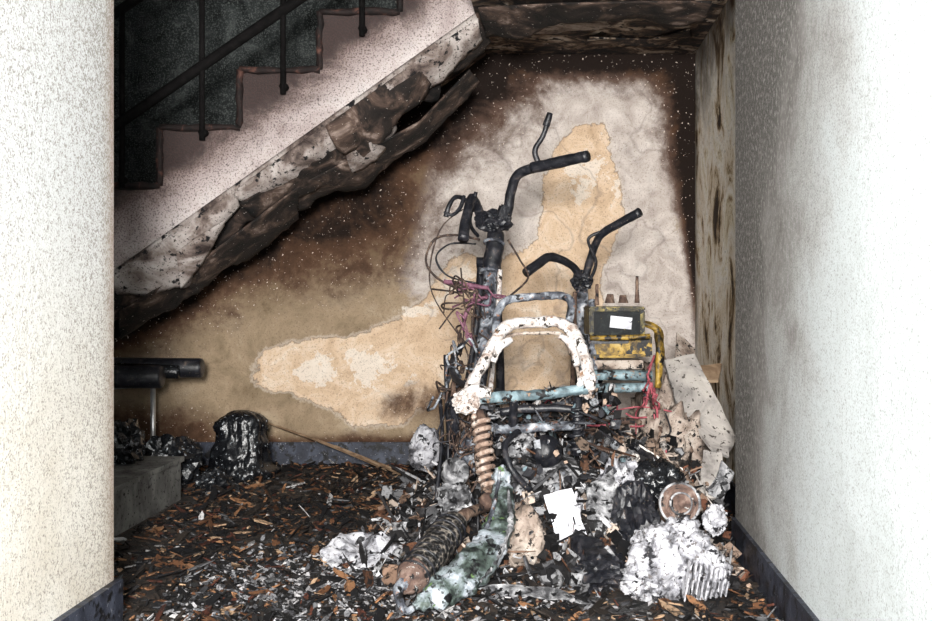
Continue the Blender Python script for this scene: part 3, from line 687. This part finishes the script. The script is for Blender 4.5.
t('bracket_pink_b',[(488,297,3.86),(470,305,3.84),(462,330,3.82)],.007,m_mag,rough=.003)
t('footboard_support',[(455,432,3.4),(480,438,3.35),(520,436,3.4),(560,446,3.45)],.010,m_char,rough=.003)

# ================= SCOOTER 2 =================
s2=empty('burnt_scooter.001')
def t2(*a,**k): return t(*a,par=s2,**k)
t2('handlebar_right',[(582,292,4.15),(588,268,4.13),(594,248,4.1),(602,234,4.05),(620,223,4.0),(640,212,3.95)],[.015,.015,.015,.015,.016,.017],m_char)
t2('handlebar_left',[(582,292,4.15),(577,272,4.12),(566,262,4.08),(550,257,4.03),(538,264,3.99),(526,273,3.95)],[.015,.015,.015,.017,.018,.018],m_char)
t2('brake_lever_right',[(600,232,4.05),(588,240,4.05),(596,262,4.08),(590,280,4.1)],.006,m_char)
lump('handlebar_clamp',S(582,282,4.14),(.07,.06,.07),m_char,s2,.3,2,13,None,.4,4)
t2('steering_column',[(582,284,4.15),(583,330,4.16),(586,380,4.18),(590,420,4.2)],[.022,.024,.024,.024],m_charw,rough=.004)
t2('column_conduit',[(575,292,4.1),(574,340,4.05),(572,390,4.0)],.008,m_rust)
xx=S(590,420,4.2).x
for s_,nm in ((-.04,'l'),(.04,'r')):
    tube('fork_leg_'+nm,[(xx+s_,4.22,.7),(xx+s_,4.35,.36),(xx+s_,4.46,.2)],.015,m_char,s2,12,4,.001)
tube('fork_yoke',[(xx-.05,4.22,.69),(xx+.05,4.22,.69)],.018,m_char,s2,12,1)
ring('front_wheel_rim',(xx,4.46,.21),(1,0,0),.165,.020,m_charw,s2)
ring('front_tyre_beads',(xx,4.46,.21),(1,0,0),.195,.012,m_char,s2)
lathe('front_hub',(xx-.028,4.46,.21),(1,0,0),[(.02,0),(.05,.008),(.05,.048),(.02,.056)],m_alu,s2,24)
for i in range(5):
    a=i*2*math.pi/5+.3
    tube('front_spoke_%d'%i,[(xx,4.46+.04*math.cos(a),.21+.04*math.sin(a)),(xx,4.46+.165*math.cos(a),.21+.165*math.sin(a))],.012,m_alu,s2,8,1)
bc=S(614,322,3.82)
box('battery',bc,(.185,.12,.085),m_batt,s2,(0,0,.12),.008)
box('battery_lid',bc+Vector((0,0,.046)),(.195,.13,.016),m_lid,s2,(0,0,.12),.004)
box('battery_end_left',bc+Vector((-.088,-.012,0)),(.016,.13,.085),m_lid,s2,(0,0,.12),.004)
box('battery_end_right',bc+Vector((.088,.010,0)),(.016,.13,.085),m_lid,s2,(0,0,.12),.004)
box('battery_label',bc+Vector((.02,-.0645,.0)),(.075,.002,.04),m_label,s2,(0,0.1,.12),0)
for i,(u,v0,v1) in enumerate([(597,305,284),(610,303,294),(623,303,295),(637,303,276)]):
    y=3.80
    tube('battery_terminal_%d'%i,[S(u,v0,y),S(u,(v0+v1)/2,y),S(u,v1,y)],[.009,.007,.005] if i in(0,3) else [.018,.015,.011],m_rust,s2,10,2,.003)
box('battery_tray',S(620,345,3.86),(.20,.16,.075),m_yellow,s2,(0,0,.1),.006)
box('battery_tray_slot',S(610,341,3.77),(.13,.012,.018),m_char,s2,(0,0,.1),.003)
box('battery_tray_lip',S(616,356,3.77),(.19,.02,.012),m_yellow,s2,(0,0,.1),.003)
box('regulator',S(617,364,3.8),(.17,.08,.03),m_beige,s2,(0,0,.1),.003)
t2('tray_bracket',[(640,322,3.8),(657,330,3.8),(660,352,3.78),(658,388,3.76)],[.014,.024,.026,.018],m_yellow,rough=.004,flat=.6)
t2('tray_foot',[(590,338,3.75),(618,338,3.74),(650,336,3.74)],.009,m_yellow)
t2('frame_tube_upper',[(588,375,3.74),(620,375,3.74),(652,376,3.74)],.018,m_blue,rough=.002)
t2('frame_tube_lower',[(586,388,3.72),(618,388,3.72),(650,387,3.72)],.016,m_blue,rough=.002)
t2('frame_upright',[(592,300,3.85),(592,340,3.8),(594,395,3.72),(590,440,3.7)],.014,m_charw,rough=.003)
t2('frame_upright_b',[(644,372,3.76),(646,400,3.72),(640,440,3.7)],.012,m_char,rough=.003)
t2('frame_spine',[(590,400,4.18),(600,420,4.0),(610,425,3.8)],.016,m_char,rough=.003)
t2('under_rail',[(590,418,3.7),(620,420,3.7),(650,424,3.7)],.011,m_rust,rough=.003)
for i in range(9):
    wires(654,398,3.66,1,7,34,[m_red,m_red,m_rust],s2,50+i,.004)
wires(600,410,3.66,18,34,24,[m_wire,m_rust,m_char,m_red],s2,40,.0035)
wires(560,420,3.5,12,30,16,[m_wire,m_rust,m_char],s2,41,.003)
t2('inner_stay',[(545,398,3.7),(552,425,3.65),(548,455,3.6)],.016,m_blue,rough=.005)
box('inner_panel',S(552,425,3.7),(.05,.03,.14),m_blue,s2,(.2,.3,.2),0,.012,3)
hc=S(679,503,3.02); ha=(-.12,-1,.12)
lathe('rear_hub_drum',hc,ha,[(.02,-.07),(.05,-.065),(.054,-.02),(.057,0),(.057,.008),(.052,.014),(.045,.012),(.042,.020),(.032,.024),(.028,.018),(.018,.020),(.015,.028),(.002,.03)],m_drum,s2,40)
ring('rear_hub_rim',hc+Vector((0.001,-.010,.001)),ha,.054,.0045,m_alu,s2)
ring('rear_hub_inner',hc+Vector((0.003,-.022,.003)),ha,.029,.003,m_alu,s2)
t2('rear_axle',[(679,500,3.10),(668,480,3.35),(640,450,3.6),(610,425,3.8)],[.03,.022,.02,.016],m_char,rough=.004)

# ================= OTHER FALLEN PARTS =================
e=empty('melted_engine_cover')
lump('shell',(.32,2.87,.085),(.18,.15,.18),m_white,e,.4,1.6,31,.001,.42,5)
lump('shell_top',(.33,2.90,.14),(.13,.11,.09),m_white,e,.4,2.0,36,.001,.5,5)
lump('shell_side',(.25,2.84,.05),(.11,.11,.09),m_white,e,.4,2.2,38,.001,.5,5)
lump('shell_foot',(.40,2.86,.06),(.12,.10,.12),m_white,e,.3,2.2,39,.001,.3,5)
for i in range(9):
    box('fin_%d'%i,(.345+.0135*i,2.79+.006*i,.066-.002*i),(.004,.05,.10-.004*i),m_white,e,(.12,.15,.12),.001)
lump('burnt_helmet',S(655,478,3.35)+Vector((0,0,-.02)),(.15,.13,.13),m_bag,None,.3,2,41,.001,.4,5)
lump('burnt_beige_casing',S(522,540,3.06),(.13,.12,.18),m_beige,None,.3,1.6,43,.001,.25,5)
sheet('white_cover_plate',[S(545,497,3.14),S(572,490,3.12),S(588,540,3.05),S(560,546,3.05)],m_label,None,.012,.003,12,3,3,.003)
lump('fallen_headlight',S(425,438,4.2)-Vector((0,0,.04)),(.12,.1,.16),m_white,None,.25,1.5,47,.001,.2,5)
sheet('torn_foil',[S(318,552,3.2),S(345,533,3.3),S(385,530,3.3),S(398,548,3.2),S(372,568,3.08),S(335,570,3.08)],m_white,None,.004,.02,14,4,9,.01)
sheet('scorched_card',[S(470,520,3.1),S(480,508,3.15),S(448,512,3.15),S(432,525,3.1)],m_alu,None,.006,.01,14,3,12,.01)
sheet('plaster_board',[S(664,362,3.95),S(694,356,3.98),S(735,440,3.72),S(728,458,3.66),S(712,452,3.66),S(676,402,3.8)],m_slab,None,.014,.004,8,3,5,.006)
sheet('plaster_board.001',[S(704,452,3.6),S(722,455,3.6),S(716,500,3.5),S(697,500,3.5)],m_slab,None,.012,.003,8,3,6,.006)
sheet('plaster_board.002',[S(722,462,3.55),S(734,475,3.52),S(722,502,3.48),S(708,495,3.5)],m_alu,None,.012,.003,8,3,7,.006)
sheet('wood_scrap',[S(700,368,4.1),S(722,366,4.1),S(718,383,4.0),S(700,384,4.0)],m_wood,None,.01,.002,8,2,8,.003)
sheet('wood_scrap.001',[S(676,333,4.3),S(694,350,4.3),S(688,372,4.2),S(674,358,4.2)],m_beige,None,.008,.003,8,2,9,.005)
lump('plaster_rubble',(.45,4.1,.18),(.3,.4,.62),m_beige,dp,.35,2,51,.001,.3,5)
lump('plaster_rubble_b',(.38,3.72,.16),(.26,.22,.42),m_beige,dp,.4,2,52,.001,.4,5)
lump('plaster_rubble_c',S(622,478,3.35)-Vector((0,0,.05)),(.12,.1,.2),m_white,dp,.4,2,55,.001,.35,5)
sheet('bent_metal_panel',[S(585,488,3.2),S(612,470,3.25),S(630,520,3.15),S(600,560,3.05),S(588,540,3.1)],m_alu,None,.006,.012,12,3,15,.006)
lump('ash_lump_a',S(572,520,3.2),(.10,.09,.12),m_white,dp,.4,2,71,.001,.4,4)
lump('ash_lump_b',S(455,500,3.2),(.09,.08,.10),m_alu,dp,.4,2,72,.001,.4,4)
lump('ash_lump_c',S(645,545,3.0),(.07,.07,.08),m_white,dp,.4,2,73,.001,.4,4)
lump('ash_lump_d',S(715,520,3.05),(.06,.07,.07),m_white,dp,.4,2,74,.001,.4,4)
box('blackened_block',S(592,560,3.0),(.11,.1,.09),m_char,dp,(.3,.2,.5),0,.02,4)
lump('charred_lump',S(600,575,2.95),(.14,.12,.10),m_char,dp,.4,2,61,.001,.4,4)
lump('charred_lump_b',S(635,520,3.15),(.12,.12,.2),m_char,dp,.4,2,62,.001,.4,4)
sheet('foil_scrap',[S(478,588,2.86),S(520,584,2.88),S(600,598,2.80),S(590,603,2.78),S(520,596,2.82)],m_alu,None,.004,.008,14,3,19,.006)

# ================= LIGHT =================
def area(name,loc,target,size,power,col=(1,1,1)):
    L=bpy.data.lights.new(name,'AREA'); L.energy=power; L.size=size; L.color=col; L.shape='DISK'
    o=bpy.data.objects.new(name,L); o.location=loc; COL.objects.link(o)
    o.rotation_euler=(Vector(target)-Vector(loc)).to_track_quat('-Z','Y').to_euler()
area('camera_flash',(.0,-1.2,1.25),(-.15,4.5,.95),.6,490,(1,.98,.95))
w=bpy.data.worlds.new('world'); scn.world=w; w.use_nodes=True
w.node_tree.nodes['Background'].inputs[0].default_value=(.85,.93,1,1); w.node_tree.nodes['Background'].inputs[1].default_value=.25
# ================= CAMERA =================
cd=bpy.data.cameras.new('camera'); cam=bpy.data.objects.new('camera',cd); COL.objects.link(cam)
cam.location=(0,0,H); cam.rotation_euler=(math.pi/2,0,0)
cd.sensor_width=36; cd.lens=36*F/932; cd.shift_x=-84/932; cd.shift_y=-20.5/932; cd.clip_start=.05
scn.camera=cam
scn.view_settings.view_transform='Standard'
scn.view_settings.look='None'
